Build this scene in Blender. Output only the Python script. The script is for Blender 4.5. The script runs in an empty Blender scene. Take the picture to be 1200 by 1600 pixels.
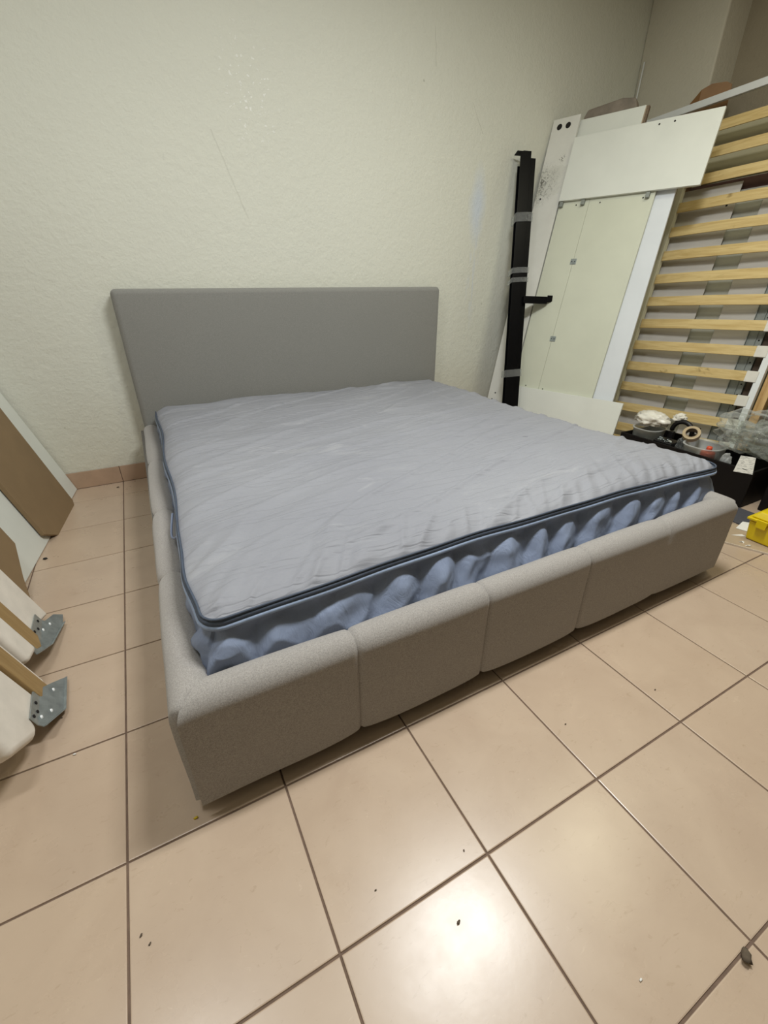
import bpy, bmesh, math, random
from mathutils import Vector, Matrix, noise

# ---------------------------------------------------------------- camera, world, lights, exposure
S = bpy.context.scene
COL = S.collection
cd = bpy.data.cameras.new('camera'); cam = bpy.data.objects.new('camera', cd); COL.objects.link(cam)
cd.sensor_fit = 'VERTICAL'; cd.sensor_height = 24.0; cd.lens = 24.0 * 687.9 / 1600.0
cd.clip_start = 0.02
yaw, pitch = math.radians(27.837), math.radians(-27.721)
fw = Vector((math.sin(yaw) * math.cos(pitch), math.cos(yaw) * math.cos(pitch), math.sin(pitch)))
rt = Vector((math.cos(yaw), -math.sin(yaw), 0)); up = rt.cross(fw)
m = Matrix((rt, up, -fw)).transposed().to_4x4(); m.translation = (0.2495, -0.6592, 1.0612)
cam.matrix_world = m
S.camera = cam

w = bpy.data.worlds.new('world'); S.world = w; w.use_nodes = True
w.node_tree.nodes['Background'].inputs[0].default_value = (0.9, 0.95, 1.0, 1)
w.node_tree.nodes['Background'].inputs[1].default_value = 0.05

def lamp(name, loc, sx, sy, power, colr, rz=0.0, spread=180):
    l = bpy.data.lights.new(name, 'AREA'); l.shape = 'RECTANGLE'; l.size = sx; l.size_y = sy
    l.energy = power; l.color = colr; l.spread = math.radians(spread)
    o = bpy.data.objects.new(name, l); COL.objects.link(o); o.location = loc; o.rotation_euler = (0, 0, rz)
    return o
lamp('ceiling_lamp', (1.28, 0.22, 2.74), 0.70, 0.22, 56, (0.955, 0.98, 0.975))
lamp('ceiling_lamp', (-0.30, 0.30, 2.74), 0.50, 0.18, 17, (0.94, 0.98, 1.0))
lamp('ceiling_lamp', (2.45, 0.20, 2.74), 0.45, 0.18, 13, (1.0, 0.97, 0.72))

S.view_settings.view_transform = 'Standard'; S.view_settings.look = 'None'
S.view_settings.gamma = 1.0; S.view_settings.use_curve_mapping = False
S.view_settings.exposure = 0.0

# ---------------------------------------------------------------- material helpers
def srgb(r, g, b):
    f = lambda c: (c / 255 / 12.92) if c / 255 <= 0.04045 else ((c / 255 + 0.055) / 1.055) ** 2.4
    return (f(r), f(g), f(b), 1)
class N:
    def __init__(s, name):
        s.m = bpy.data.materials.new(name); s.m.use_nodes = True; s.t = s.m.node_tree
        s.b = s.t.nodes['Principled BSDF']
    def n(s, typ, **kw):
        x = s.t.nodes.new(typ)
        for k, v in kw.items(): setattr(x, k, v)
        return x
    def l(s, a, b): s.t.links.new(a, b)
    def coord(s, kind='Object', scale=(1, 1, 1), loc=(0, 0, 0), rot=(0, 0, 0)):
        tc = s.n('ShaderNodeTexCoord'); mp = s.n('ShaderNodeMapping')
        mp.inputs['Scale'].default_value = scale; mp.inputs['Location'].default_value = loc; mp.inputs['Rotation'].default_value = rot
        s.l(tc.outputs[kind], mp.inputs['Vector']); return mp.outputs[0]
    def noise(s, vec, scale=5, detail=4, rough=0.55, dist=0.0):
        x = s.n('ShaderNodeTexNoise'); x.inputs['Scale'].default_value = scale; x.inputs['Detail'].default_value = detail
        x.inputs['Roughness'].default_value = rough; x.inputs['Distortion'].default_value = dist
        s.l(vec, x.inputs['Vector']); return x.outputs['Fac']
    def ramp(s, fac, stops):
        r = s.n('ShaderNodeValToRGB'); e = r.color_ramp.elements
        while len(e) < len(stops): e.new(0.5)
        for el, (p, c) in zip(e, stops): el.position = p; el.color = c
        s.l(fac, r.inputs[0]); return r.outputs[0]
    def math(s, op, a, b=None, c=None, clamp=False):
        x = s.n('ShaderNodeMath', operation=op); x.use_clamp = clamp
        for i, v in enumerate((a, b, c)):
            if v is None: continue
            if isinstance(v, (int, float)): x.inputs[i].default_value = v
            else: s.l(v, x.inputs[i])
        return x.outputs[0]
    def mix(s, fac, a, b, mode='MIX'):
        x = s.n('ShaderNodeMix', data_type='RGBA', blend_type=mode)
        for i, v in ((0, fac), (6, a), (7, b)):
            if isinstance(v, (int, float, tuple)): x.inputs[i].default_value = v
            else: s.l(v, x.inputs[i])
        return x.outputs[2]
    def bump(s, h, strength=0.3, dist=0.01, nrm=None):
        x = s.n('ShaderNodeBump'); x.inputs['Strength'].default_value = strength; x.inputs['Distance'].default_value = dist
        s.l(h, x.inputs['Height'])
        if nrm is not None: s.l(nrm, x.inputs['Normal'])
        return x.outputs[0]
    def out(s, col=None, rough=None, nrm=None, spec=None, metal=None):
        for k, v in (('Base Color', col), ('Roughness', rough), ('Normal', nrm), ('Specular IOR Level', spec), ('Metallic', metal)):
            if v is None: continue
            if isinstance(v, (int, float, tuple)): s.b.inputs[k].default_value = v
            else: s.l(v, s.b.inputs[k])
        return s.m

def simple(name, c, rough=0.5, var=0.08, scale=20, bump=0.0, bscale=80, metal=0, spec=0.5, stretch=(1, 1, 1)):
    k = N(name); v = k.coord(scale=stretch)
    lo = tuple(x * (1 - var) for x in c[:3]) + (1,); hi = tuple(min(1, x * (1 + var)) for x in c[:3]) + (1,)
    colr = k.ramp(k.noise(v, scale, 5), [(0.3, lo), (0.7, hi)])
    nr = k.bump(k.noise(v, bscale, 4), bump, 0.002) if bump else None
    return k.out(colr, rough, nr, spec, metal)

def mat_wall(name, base, marks=False):
    k = N(name); v = k.coord()
    big = k.noise(v, 1.1, 3); fine = k.noise(v, 70, 5, 0.6); mid = k.noise(v, 26, 3)
    c = k.mix(big, tuple(x * 0.95 for x in base[:3]) + (1,), tuple(min(1, x * 1.04) for x in base[:3]) + (1,))
    h = k.math('ADD', k.math('MULTIPLY', fine, 0.6), k.math('MULTIPLY', mid, 0.8))
    if marks:
        sp = k.n('ShaderNodeSeparateXYZ'); k.l(v, sp.inputs[0]); X, Z = sp.outputs[0], sp.outputs[2]
        wob = k.noise(v, 6, 3)
        def ell(cx, cz, rx, rz, soft):
            a = k.math('DIVIDE', k.math('SUBTRACT', k.math('ADD', X, k.math('MULTIPLY', wob, rx * 0.8)), cx + rx * 0.4), rx)
            b = k.math('DIVIDE', k.math('SUBTRACT', Z, cz), rz)
            d = k.math('SQRT', k.math('ADD', k.math('MULTIPLY', a, a), k.math('MULTIPLY', b, b)))
            mr = k.n('ShaderNodeMapRange'); k.l(d, mr.inputs[0]); mr.inputs[1].default_value = 1.0; mr.inputs[2].default_value = 1.0 - soft
            return mr.outputs[0]
        streak = k.noise(k.coord(scale=(1, 1, 0.10)), 60, 3)
        blue = k.math('MULTIPLY', ell(2.47, 1.50, 0.075, 0.26, 0.8), 0.8)
        blue2 = k.math('MULTIPLY', ell(2.47, 1.10, 0.06, 0.42, 0.7), k.math('MULTIPLY', k.math('GREATER_THAN', streak, 0.52), 0.35))
        c = k.mix(k.math('ADD', blue, blue2, clamp=True), c, srgb(205, 214, 226))
        fl = k.math('MULTIPLY', ell(1.02, 1.88, 0.20, 0.30, 0.7), k.math('GREATER_THAN', k.noise(v, 48, 2), 0.64))
        c = k.mix(k.math('MULTIPLY', fl, 0.7), c, srgb(246, 246, 240))
        h = k.math('ADD', h, k.math('MULTIPLY', fl, 1.2))
        def crack(x0, z0, x1, z1, wd=0.0016, am=0.05, st=0.5):
            t = k.math('DIVIDE', k.math('SUBTRACT', Z, z0), z1 - z0)
            cx = k.math('ADD', k.math('MULTIPLY', t, x1 - x0), x0 - am * 0.5)
            cx = k.math('ADD', cx, k.math('MULTIPLY', k.noise(v, 9, 3), am))
            near = k.math('LESS_THAN', k.math('ABSOLUTE', k.math('SUBTRACT', X, cx)), wd)
            inn = k.math('MULTIPLY', k.math('GREATER_THAN', t, 0.0), k.math('LESS_THAN', t, 1.0))
            return k.math('MULTIPLY', k.math('MULTIPLY', near, inn), st)
        cr = k.math('ADD', crack(2.37, 2.02, 2.47, 1.88, 0.0016, 0.05, 0.3), crack(0.80, 1.72, 0.93, 1.36, 0.004, 0.02, 0.13), clamp=True)
        cr = k.math('ADD', cr, crack(2.08, 2.30, 2.10, 2.14, 0.0015, 0.05, 0.3), clamp=True)
        c = k.mix(cr, c, srgb(120, 116, 102))
        dots = k.math('LESS_THAN', k.noise(v, 23, 1), 0.165)
        c = k.mix(k.math('MULTIPLY', dots, 0.3), c, srgb(120, 115, 100))
        # grubby band near the floor
        lowz = k.n('ShaderNodeMapRange'); k.l(Z, lowz.inputs[0]); lowz.inputs[1].default_value = 0.55; lowz.inputs[2].default_value = 0.1
        c = k.mix(k.math('MULTIPLY', lowz.outputs[0], 0.35), c, srgb(200, 190, 165))
    return k.out(c, 0.75, k.bump(h, 0.60, 0.007), 0.3)

def mat_fabric(name, base, heather=0.25, sc=420):
    k = N(name); v = k.coord()
    f1 = k.noise(k.coord(scale=(1, 1, 0.45)), sc, 2, 0.7); f2 = k.noise(v, 3, 3); f3 = k.noise(v, sc * 0.35, 3, 0.7)
    mixn = k.math('ADD', k.math('MULTIPLY', f1, 0.6), k.math('MULTIPLY', f3, 0.4))
    lo = tuple(x * (1 - heather) for x in base[:3]) + (1,); hi = tuple(min(1, x * (1 + heather)) for x in base[:3]) + (1,)
    c = k.ramp(mixn, [(0.38, lo), (0.62, hi)])
    c = k.mix(k.math('MULTIPLY', f2, 0.14), c, (base[0] * 0.7, base[1] * 0.7, base[2] * 0.7, 1))
    m = k.out(c, 0.92, k.bump(mixn, 0.35, 0.002), 0.15)
    k.b.inputs['Sheen Weight'].default_value = 0.25; k.b.inputs['Sheen Roughness'].default_value = 0.5
    return m

def mat_tile():
    k = N('tile'); oi = k.n('ShaderNodeObjectInfo'); tc = k.n('ShaderNodeTexCoord')
    add = k.n('ShaderNodeVectorMath', operation='ADD'); mul = k.n('ShaderNodeVectorMath', operation='SCALE')
    k.l(oi.outputs['Location'], mul.inputs[0]); mul.inputs['Scale'].default_value = 3.7
    k.l(tc.outputs['Object'], add.inputs[0]); k.l(mul.outputs[0], add.inputs[1]); v = add.outputs[0]
    a = k.noise(v, 5, 5, 0.6, 0.6); st = k.n('ShaderNodeMapping'); st.inputs['Scale'].default_value = (1, 2.4, 1); st.inputs['Rotation'].default_value = (0, 0, 0.5); k.l(v, st.inputs[0])
    b = k.noise(st.outputs[0], 26, 6, 0.7, 1.4)
    c = k.ramp(a, [(0.25, srgb(180, 158, 137)), (0.75, srgb(193, 172, 150))])
    veins = k.ramp(b, [(0.60, (0, 0, 0, 1)), (0.74, (1, 1, 1, 1))])
    c = k.mix(k.math('MULTIPLY', veins, 0.6), c, srgb(158, 134, 108))
    pale = k.ramp(b, [(0.24, (1, 1, 1, 1)), (0.36, (0, 0, 0, 1))])
    c = k.mix(k.math('MULTIPLY', pale, 0.30), c, srgb(226, 208, 184))
    tint = k.math('MULTIPLY', oi.outputs['Random'], 0.12)
    c = k.mix(tint, c, srgb(185, 158, 128))
    r = k.math('ADD', 0.22, k.math('MULTIPLY', k.noise(v, 9, 4), 0.14))
    return k.out(c, r, k.bump(k.noise(v, 60, 3), 0.03, 0.002), 0.5)

def mat_wood(name, a, b, axis=0):
    k = N(name); oi = k.n('ShaderNodeObjectInfo'); tc = k.n('ShaderNodeTexCoord')
    add = k.n('ShaderNodeVectorMath', operation='ADD'); cmb = k.n('ShaderNodeCombineXYZ')
    rnd = k.math('MULTIPLY', oi.outputs['Random'], 37.0)
    for i in range(3): k.l(rnd, cmb.inputs[i])
    k.l(tc.outputs['Object'], add.inputs[0]); k.l(cmb.outputs[0], add.inputs[1])
    mp = k.n('ShaderNodeMapping'); sc = [14, 14, 14]; sc[axis] = 1.2; mp.inputs['Scale'].default_value = sc; k.l(add.outputs[0], mp.inputs[0])
    g = k.noise(mp.outputs[0], 3.0, 6, 0.65, 0.8)
    mp2 = k.n('ShaderNodeMapping'); sc = [6, 6, 6]; sc[axis] = 2.0; mp2.inputs['Scale'].default_value = sc; k.l(add.outputs[0], mp2.inputs[0])
    kn = k.noise(mp2.outputs[0], 2.2, 3, 0.6, 1.5)
    c = k.ramp(g, [(0.3, b), (0.6, a)])
    c = k.mix(k.ramp(kn, [(0.66, (0, 0, 0, 1)), (0.76, (1, 1, 1, 1))]), c, tuple(x * 0.6 for x in b[:3]) + (1,))
    return k.out(c, 0.55, k.bump(g, 0.15, 0.002), 0.3)

def mat_film(name, tint=(0.9, 0.92, 0.92, 1), opac=0.25, rough=0.12, bump=0.6, bscale=22):
    k = N(name); v = k.coord()
    tr = k.n('ShaderNodeBsdfTransparent'); tr.inputs[0].default_value = tint
    k.b.inputs['Base Color'].default_value = (0.75, 0.77, 0.76, 1); k.b.inputs['Roughness'].default_value = rough
    k.b.inputs['Specular IOR Level'].default_value = 0.9
    h = k.noise(v, bscale, 5, 0.6, 1.0); nr = k.bump(h, bump, 0.02); k.l(nr, k.b.inputs['Normal'])
    lw = k.n('ShaderNodeLayerWeight'); lw.inputs[0].default_value = 0.35; k.l(nr, lw.inputs['Normal'])
    f = k.math('ADD', k.math('MULTIPLY', lw.outputs['Facing'], 0.5), opac, clamp=True)
    mx = k.n('ShaderNodeMixShader'); k.l(f, mx.inputs[0]); k.l(tr.outputs[0], mx.inputs[1]); k.l(k.b.outputs[0], mx.inputs[2])
    k.l(mx.outputs[0], k.t.nodes['Material Output'].inputs[0]); return k.m

M = {}
M['wall'] = mat_wall('wall_paint', srgb(219, 219, 206), True)
M['wall_plain'] = mat_wall('wall_paint_plain', srgb(205, 200, 184))
M['wall_taupe'] = mat_wall('wall_darker_taupe', srgb(160, 150, 130))  # darker taupe base colour for the recess wall
M['ceiling'] = mat_wall('ceiling_paint', srgb(232, 232, 226))
M['tile'] = mat_tile()
M['grout'] = simple('grout', srgb(112, 92, 78), 0.9, 0.2, 30)
M['skirting'] = simple('skirting_tile', srgb(176, 148, 124), 0.4, 0.08, 12)
M['fabric'] = mat_fabric('grey_upholstery', srgb(159, 154, 149), 0.26, 800)
M['fabric_shaded'] = mat_fabric('grey_upholstery_shaded', srgb(137, 136, 131), 0.12, 600)  # same upholstery as the rails, with the headboard's shade put into the colour
M['seam'] = simple('seam_thread', srgb(92, 88, 82), 0.9)
M['underside'] = simple('black_dustcover', srgb(50, 44, 40), 0.9)
M['white_board'] = simple('white_laminate', srgb(221, 223, 215), 0.42, 0.03, 5)
M['cream_board'] = simple('cream_laminate', srgb(205, 207, 189), 0.48, 0.03, 5)
M['cool_board'] = simple('cool_white_laminate', srgb(216, 220, 224), 0.45, 0.03, 5)
M['grey_board'] = simple('grey_white_backing', srgb(198, 194, 186), 0.6, 0.08, 4, stretch=(1, 6, 1))
M['grey_strip'] = simple('grey_backing', srgb(168, 168, 156), 0.6, 0.08, 6)
M['olive_board'] = simple('olive_hardboard', srgb(170, 164, 136), 0.7, 0.06, 6)
M['edge_brown'] = simple('chipboard_edge', srgb(120, 104, 86), 0.9, 0.3, 90)
M['mdf'] = simple('mdf_brown', srgb(136, 113, 82), 0.75, 0.06, 10)
M['gap_shade'] = simple('gap_shade_red_brown', srgb(82, 58, 52), 0.8, 0.2, 10)
M['dark_brown'] = simple('dark_brown', srgb(74, 60, 48), 0.8, 0.2, 10)
M['hole'] = simple('hole_dark', srgb(26, 22, 20), 0.95)
M['black_metal'] = simple('black_metal', srgb(7, 7, 9), 0.36, 0.2, 30, spec=0.15)
M['black_plastic'] = simple('black_plastic', srgb(16, 14, 15), 0.5, 0.2, 20)
M['black_box'] = simple('black_brown_board', srgb(13, 9, 9), 0.6, 0.2, 20, spec=0.25)
M['galv'] = simple('galvanised_steel', srgb(158, 166, 166), 0.40, 0.18, 45, metal=0.6)
M['galv_dull'] = simple('dull_galvanised', srgb(140, 144, 138), 0.55, 0.1, 20, metal=0.3)
M['white_metal'] = simple('white_metal', srgb(230, 233, 233), 0.35, 0.05, 10)
M['slat'] = mat_wood('birch_slat', srgb(218, 194, 138), srgb(190, 161, 102))
M['pine_v'] = mat_wood('pine_vertical', srgb(206, 172, 118), srgb(170, 132, 80), 1)
M['rail_cream'] = simple('cream_rail', srgb(214, 210, 184), 0.6, 0.05, 12, stretch=(1, .2, 1))
M['cap'] = simple('white_slat_cap', srgb(222, 218, 208), 0.5, 0.05, 30)
M['batten'] = mat_wood('wood_batten', srgb(166, 138, 94), srgb(144, 116, 74), 1)
M['foam'] = simple('foam_wrap', srgb(226, 218, 206), 0.8, 0.07, 14, bump=0.5, bscale=24)
M['tape_clear'] = mat_film('clear_tape', opac=0.10, rough=0.2, bscale=60)
M['tape_torn'] = mat_film('torn_clear_tape', (0.97, 0.97, 0.96, 1), opac=-0.03, rough=0.12, bump=0.15, bscale=30)
M['film'] = mat_film('clear_film', (0.93, 0.94, 0.92, 1), 0.03, 0.06, 0.8, 7)
M['film_in'] = mat_film('clear_film_layers', (0.90, 0.91, 0.88, 1), 0.04, 0.08, 0.9, 9)
M['tub'] = mat_film('cloudy_tub', (0.90, 0.90, 0.88, 1), 0.30, 0.3, 0.1, 8)
M['bag_white'] = simple('white_plastic_bag', srgb(228, 224, 212), 0.35, 0.06, 20, bump=0.6, bscale=30)
M['orange'] = simple('orange_plastic', srgb(222, 92, 62), 0.4)
M['tape_tan'] = simple('tan_tape', srgb(176, 156, 122), 0.35, 0.1, 30)
M['cardboard'] = simple('cardboard', srgb(158, 124, 92), 0.85, 0.08, 12)
M['cardboard_in'] = simple('cardboard_side', srgb(138, 100, 60), 0.85, 0.08, 12)
M['paper'] = simple('white_paper', srgb(232, 230, 224), 0.8, 0.04, 20)
M['taupe'] = simple('taupe_wrap', srgb(132, 122, 110), 0.75, 0.22, 12, bump=0.3, bscale=20)
M['mat_grey'] = simple('dark_grey_mat', srgb(74, 74, 80), 0.95, 0.1, 80)
M['beige_board'] = simple('beige_floor_board', srgb(178, 158, 132), 0.6, 0.06, 12)
M['pale_edge'] = simple('pale_board_edge', srgb(214, 200, 180), 0.6)
M['grime'] = simple('grime', srgb(92, 80, 66), 0.95, 0.3, 60)
M['crumb'] = simple('yellow_crumb', srgb(206, 178, 40), 0.7)
M['zip'] = simple('dark_zip', srgb(66, 76, 92), 0.6, 0.15, 60)
M['piping'] = simple('blue_piping', srgb(142, 158, 184), 0.6, 0.1, 60)
def _yellow():
    k = N('yellow_plastic'); k.out(k.ramp(k.noise(k.coord(), 8, 3), [(0.3, srgb(214, 186, 10)), (0.7, srgb(228, 202, 22))]), 0.28)
    k.b.inputs['Subsurface Weight'].default_value = 0.0; return k.m
M['yellow'] = _yellow()
def _top():
    k = N('mattress_top_fabric'); v = k.coord()
    stn = k.noise(k.coord(scale=(1, 2.5, 1), rot=(0, 0, 0.2)), 3.5, 5, 0.65, 0.8)
    c = k.ramp(k.noise(v, 1.7, 4), [(0.3, srgb(138, 139, 146)), (0.7, srgb(147, 148, 154))])
    c = k.mix(k.math('MULTIPLY', k.ramp(stn, [(0.60, (0, 0, 0, 1)), (0.72, (1, 1, 1, 1))]), 0.28), c, srgb(178, 178, 180))
    fl = k.math('LESS_THAN', k.noise(k.coord(scale=(1, 2.2, 1), rot=(0, 0, -0.5)), 10.5, 2), 0.235)
    c = k.mix(k.math('MULTIPLY', fl, 0.45), c, srgb(92, 92, 98))
    wv = k.noise(v, 500, 2, 0.7)
    fold = k.noise(k.coord(scale=(0.8, 7.0, 1), rot=(0, 0, -0.25)), 6, 5, 0.6, 0.7)
    fold2 = k.noise(k.coord(scale=(0.5, 4.0, 1), rot=(0, 0, -0.40)), 5, 2, 0.5, 0.4)
    cr = k.math('ABSOLUTE', k.math('SUBTRACT', fold2, 0.5)); cr = k.math('MINIMUM', cr, 0.05)
    nr = k.bump(wv, 0.12, 0.001, k.bump(cr, 0.4, 0.10, k.bump(fold, 0.28, 0.012)))
    m = k.out(c, 0.62, nr, 0.3); return m
M['mattress_top'] = _top()
def _side():
    k = N('mattress_side_fabric'); v = k.coord()
    c = k.ramp(k.noise(v, 6, 4), [(0.3, srgb(126, 137, 161)), (0.7, srgb(141, 153, 178))])
    return k.out(c, 0.6, k.bump(k.noise(k.coord(scale=(1, 1, 0.35), rot=(0.3, 0.4, 0)), 22, 4, 0.6, 1.2), 0.35, 0.012, k.bump(k.noise(v, 450, 2, 0.7), 0.12, 0.001)), 0.3)
M['mattress_side'] = _side()
def _plank():
    k = N('scuffed_white_plank'); v = k.coord()
    sp = k.n('ShaderNodeSeparateXYZ'); k.l(v, sp.inputs[0])
    c = k.ramp(k.noise(v, 5, 4), [(0.3, srgb(212, 211, 203)), (0.7, srgb(224, 223, 216))])
    def spot(cx, cy, r):
        a = k.math('SUBTRACT', sp.outputs[0], cx); b = k.math('SUBTRACT', sp.outputs[1], cy)
        d = k.math('SQRT', k.math('ADD', k.math('MULTIPLY', a, a), k.math('MULTIPLY', b, b)))
        mr = k.n('ShaderNodeMapRange'); k.l(d, mr.inputs[0]); mr.inputs[1].default_value = r; mr.inputs[2].default_value = 0; return mr.outputs[0]
    n = k.noise(v, 38, 5, 0.7, 2.0)
    g = k.math('MULTIPLY', spot(0.012, 1.70, 0.15), k.ramp(n, [(0.50, (0, 0, 0, 1)), (0.60, (1, 1, 1, 1))]))
    g2 = k.math('MULTIPLY', spot(0.13, 1.84, 0.03), k.math('GREATER_THAN', k.noise(v, 90, 2), 0.55))
    c = k.mix(k.math('ADD', g, g2, clamp=True), c, srgb(66, 60, 50))
    return k.out(c, 0.45, None, 0.4)
M['plank'] = _plank()
def _label():
    k = N('printed_label'); v = k.coord(scale=(1, 1, 1))
    n = k.noise(k.coord(scale=(120, 60, 260)), 1.0, 3)
    c = k.mix(k.math('MULTIPLY', k.math('GREATER_THAN', n, 0.56), 0.5), srgb(226, 224, 216), srgb(120, 120, 118))
    return k.out(c, 0.6)
M['label'] = _label()

# ---------------------------------------------------------------- mesh helpers
def box(bm, x0, x1, y0, y1, z0, z1):
    vs = [bm.verts.new(p) for p in ((x0, y0, z0), (x1, y0, z0), (x1, y1, z0), (x0, y1, z0), (x0, y0, z1), (x1, y0, z1), (x1, y1, z1), (x0, y1, z1))]
    for f in ((0, 3, 2, 1), (4, 5, 6, 7), (0, 1, 5, 4), (1, 2, 6, 5), (2, 3, 7, 6), (3, 0, 4, 7)): bm.faces.new([vs[i] for i in f])
    return bm
def prism(bm, pts, z0, z1):
    a = [bm.verts.new((x, y, z0)) for x, y in pts]; b = [bm.verts.new((x, y, z1)) for x, y in pts]; n = len(pts)
    bm.faces.new(a[::-1]); bm.faces.new(b)
    for i in range(n): bm.faces.new((a[i], a[(i + 1) % n], b[(i + 1) % n], b[i]))
    bmesh.ops.recalc_face_normals(bm, faces=bm.faces); return bm
def tube(bm, pts, r, n=8, closed=False, caps=True):
    pts = [Vector(p) for p in pts]; rings = []; L = len(pts); prev = None
    for i, p in enumerate(pts):
        a = pts[(i - 1) % L] if (closed or i > 0) else p; b = pts[(i + 1) % L] if (closed or i < L - 1) else p
        t = (b - a).normalized()
        if prev is None: s = t.orthogonal().normalized()
        else:
            s = prev - t * prev.dot(t)
            s = s.normalized() if s.length > 1e-6 else t.orthogonal().normalized()
        prev = s; q = t.cross(s); rr = r[i] if isinstance(r, (list, tuple)) else r
        rings.append([bm.verts.new(p + (s * math.cos(2 * math.pi * j / n) + q * math.sin(2 * math.pi * j / n)) * rr) for j in range(n)])
    for i in range(L if closed else L - 1):
        A, B = rings[i], rings[(i + 1) % L]
        for j in range(n): bm.faces.new((A[j], A[(j + 1) % n], B[(j + 1) % n], B[j]))
    if caps and not closed: bm.faces.new(rings[0][::-1]); bm.faces.new(rings[-1])
    bmesh.ops.recalc_face_normals(bm, faces=bm.faces); return bm
def lathe(bm, prof, n=32, c=(0, 0, 0)):
    rings = []
    for r, z in prof: rings.append([bm.verts.new((c[0] + r * math.cos(2 * math.pi * j / n), c[1] + r * math.sin(2 * math.pi * j / n), c[2] + z)) for j in range(n)])
    for i in range(len(prof) - 1):
        for j in range(n): bm.faces.new((rings[i][j], rings[i][(j + 1) % n], rings[i + 1][(j + 1) % n], rings[i + 1][j]))
    bmesh.ops.recalc_face_normals(bm, faces=bm.faces); return bm
def gridmesh(bm, nu, nv, fn, closed=False):
    V = [[bm.verts.new(fn(i / (nu if closed else nu - 1), j / (nv - 1))) for j in range(nv)] for i in range(nu)]
    for i in range(nu if closed else nu - 1):
        for j in range(nv - 1):
            bm.faces.new((V[i][j], V[(i + 1) % nu][j], V[(i + 1) % nu][j + 1], V[i][j + 1]))
    return V
def obj(name, bm, m, parent=None, smooth=False, bevel=0.0, seg=2, matrix=None, loc=None):
    me = bpy.data.meshes.new(name); bm.to_mesh(me); bm.free(); me.materials.append(M[m] if isinstance(m, str) else m)
    if smooth:
        for p in me.polygons: p.use_smooth = True
    o = bpy.data.objects.new(name, me); COL.objects.link(o)
    if parent is not None: o.parent = parent
    if matrix is not None: o.matrix_world = matrix
    if loc is not None: o.location = loc
    if bevel:
        b = o.modifiers.new('bevel', 'BEVEL'); b.width = bevel; b.segments = seg; b.limit_method = 'ANGLE'; b.angle_limit = math.radians(40)
        if seg > 1:
            for p in me.polygons: p.use_smooth = True
            wn = o.modifiers.new('wn', 'WEIGHTED_NORMAL'); wn.keep_sharp = False
    return o
def tag(o, label, cat, group=None):
    o['label'] = label; o['category'] = cat
    if group: o['group'] = group
    return o
def struct(o): o['kind'] = 'structure'; return o
def empty(name, label, cat, matrix=None, loc=(0, 0, 0), group=None):
    o = bpy.data.objects.new(name, None); COL.objects.link(o); o.empty_display_size = 0.1
    if matrix is not None: o.matrix_world = matrix
    else: o.location = loc
    return tag(o, label, cat, group)
def frame(o, u, v):
    u = Vector(u).normalized(); v = Vector(v); v = (v - u * v.dot(u)).normalized(); n = u.cross(v)
    m = Matrix((u, v, n)).transposed().to_4x4(); m.translation = o; return m
def BM(): return bmesh.new()
def disc(bm, x, y, z, r, n=14, h=0.0012):
    return prism(bm, [(x + r * math.cos(2 * math.pi * i / n), y + r * math.sin(2 * math.pi * i / n)) for i in range(n)], z - 0.002, z + h)

# ---------------------------------------------------------------- room
YW = 2.205; T = 1 / 3
fl = struct(obj('floor', box(BM(), -0.95, 4.1, -4.6, YW + 0.1, -0.12, -0.0035), 'grout'))
gap = 0.0042
tm = None
random.seed(4)
for i in range(-3, 12):
    for j in range(-13, 7):
        x0, y0 = i * T, j * T; x1, y1 = x0 + T, min(y0 + T, YW - 0.001)
        if x1 > 4.01 or (j < -8 and i % 1): continue
        if y0 > YW: continue
        full = y1 - y0 > T - 0.01
        if full and tm is not None:
            o = bpy.data.objects.new('tile', tm); COL.objects.link(o); o.parent = fl
        else:
            hx, hy = (x1 - x0 - gap) / 2, (y1 - y0 - gap) / 2
            bm = box(BM(), -hx, hx, -hy, hy, -0.010, 0)
            bmesh.ops.bevel(bm, geom=[e for e in bm.edges if all(v.co.z > -0.001 for v in e.verts)], offset=0.0022, segments=2, affect='EDGES', profile=0.6)
            o = obj('tile', bm, 'tile', fl)
            if full: tm = o.data
        o.location = ((x0 + x1) / 2, (y0 + y1) / 2, random.uniform(-0.0004, 0.0))
wb = struct(obj('wall_back', box(BM(), -1.1, 4.2, YW, YW + 0.12, -0.1, 2.9), 'wall'))
struct(obj('wall_left', box(BM(), -1.05, -0.93, -4.5, YW, -0.1, 2.9), 'wall_plain'))
wr = struct(obj('wall_right', box(BM(), 3.79, 4.2, 1.66, YW, -0.1, 2.9), 'wall_plain', bevel=0.012))
struct(obj('wall_right_recess', box(BM(), 4.0, 4.2, -4.5, 1.66, -0.1, 2.9), 'wall_taupe'))
struct(obj('wall_front', box(BM(), -1.05, 4.2, -4.62, -4.5, -0.1, 2.9), 'wall_plain'))
struct(obj('ceiling', box(BM(), -1.1, 4.2, -4.6, YW + 0.12, 2.78, 2.9), 'ceiling'))
bb = struct(obj('baseboard_back', box(BM(), -0.93, 3.79, YW - 0.006, YW, 0, 0.097), 'grout'))
for i in range(-3, 12):
    x0, x1 = max(i * T, -0.93) + 0.0015, min((i + 1) * T, 3.78) - 0.0015
    obj('tile', box(BM(), x0, x1, YW - 0.010, YW - 0.0055, 0.002, 0.0985), 'skirting', bb, bevel=0.0015)

# ---------------------------------------------------------------- bed
bed = empty('bed', 'grey upholstered double bed with low padded frame and plain headboard against the wall', 'bed', loc=(1.14, 1.05, 0))
def bobj(name, bm, m, parent=bed, **k):
    o = obj(name, bm, m, None, **k); o.parent = parent
    o.matrix_parent_inverse = Matrix.Translation(-Vector(parent.location)) if parent is bed else Matrix()
    return o
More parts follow.
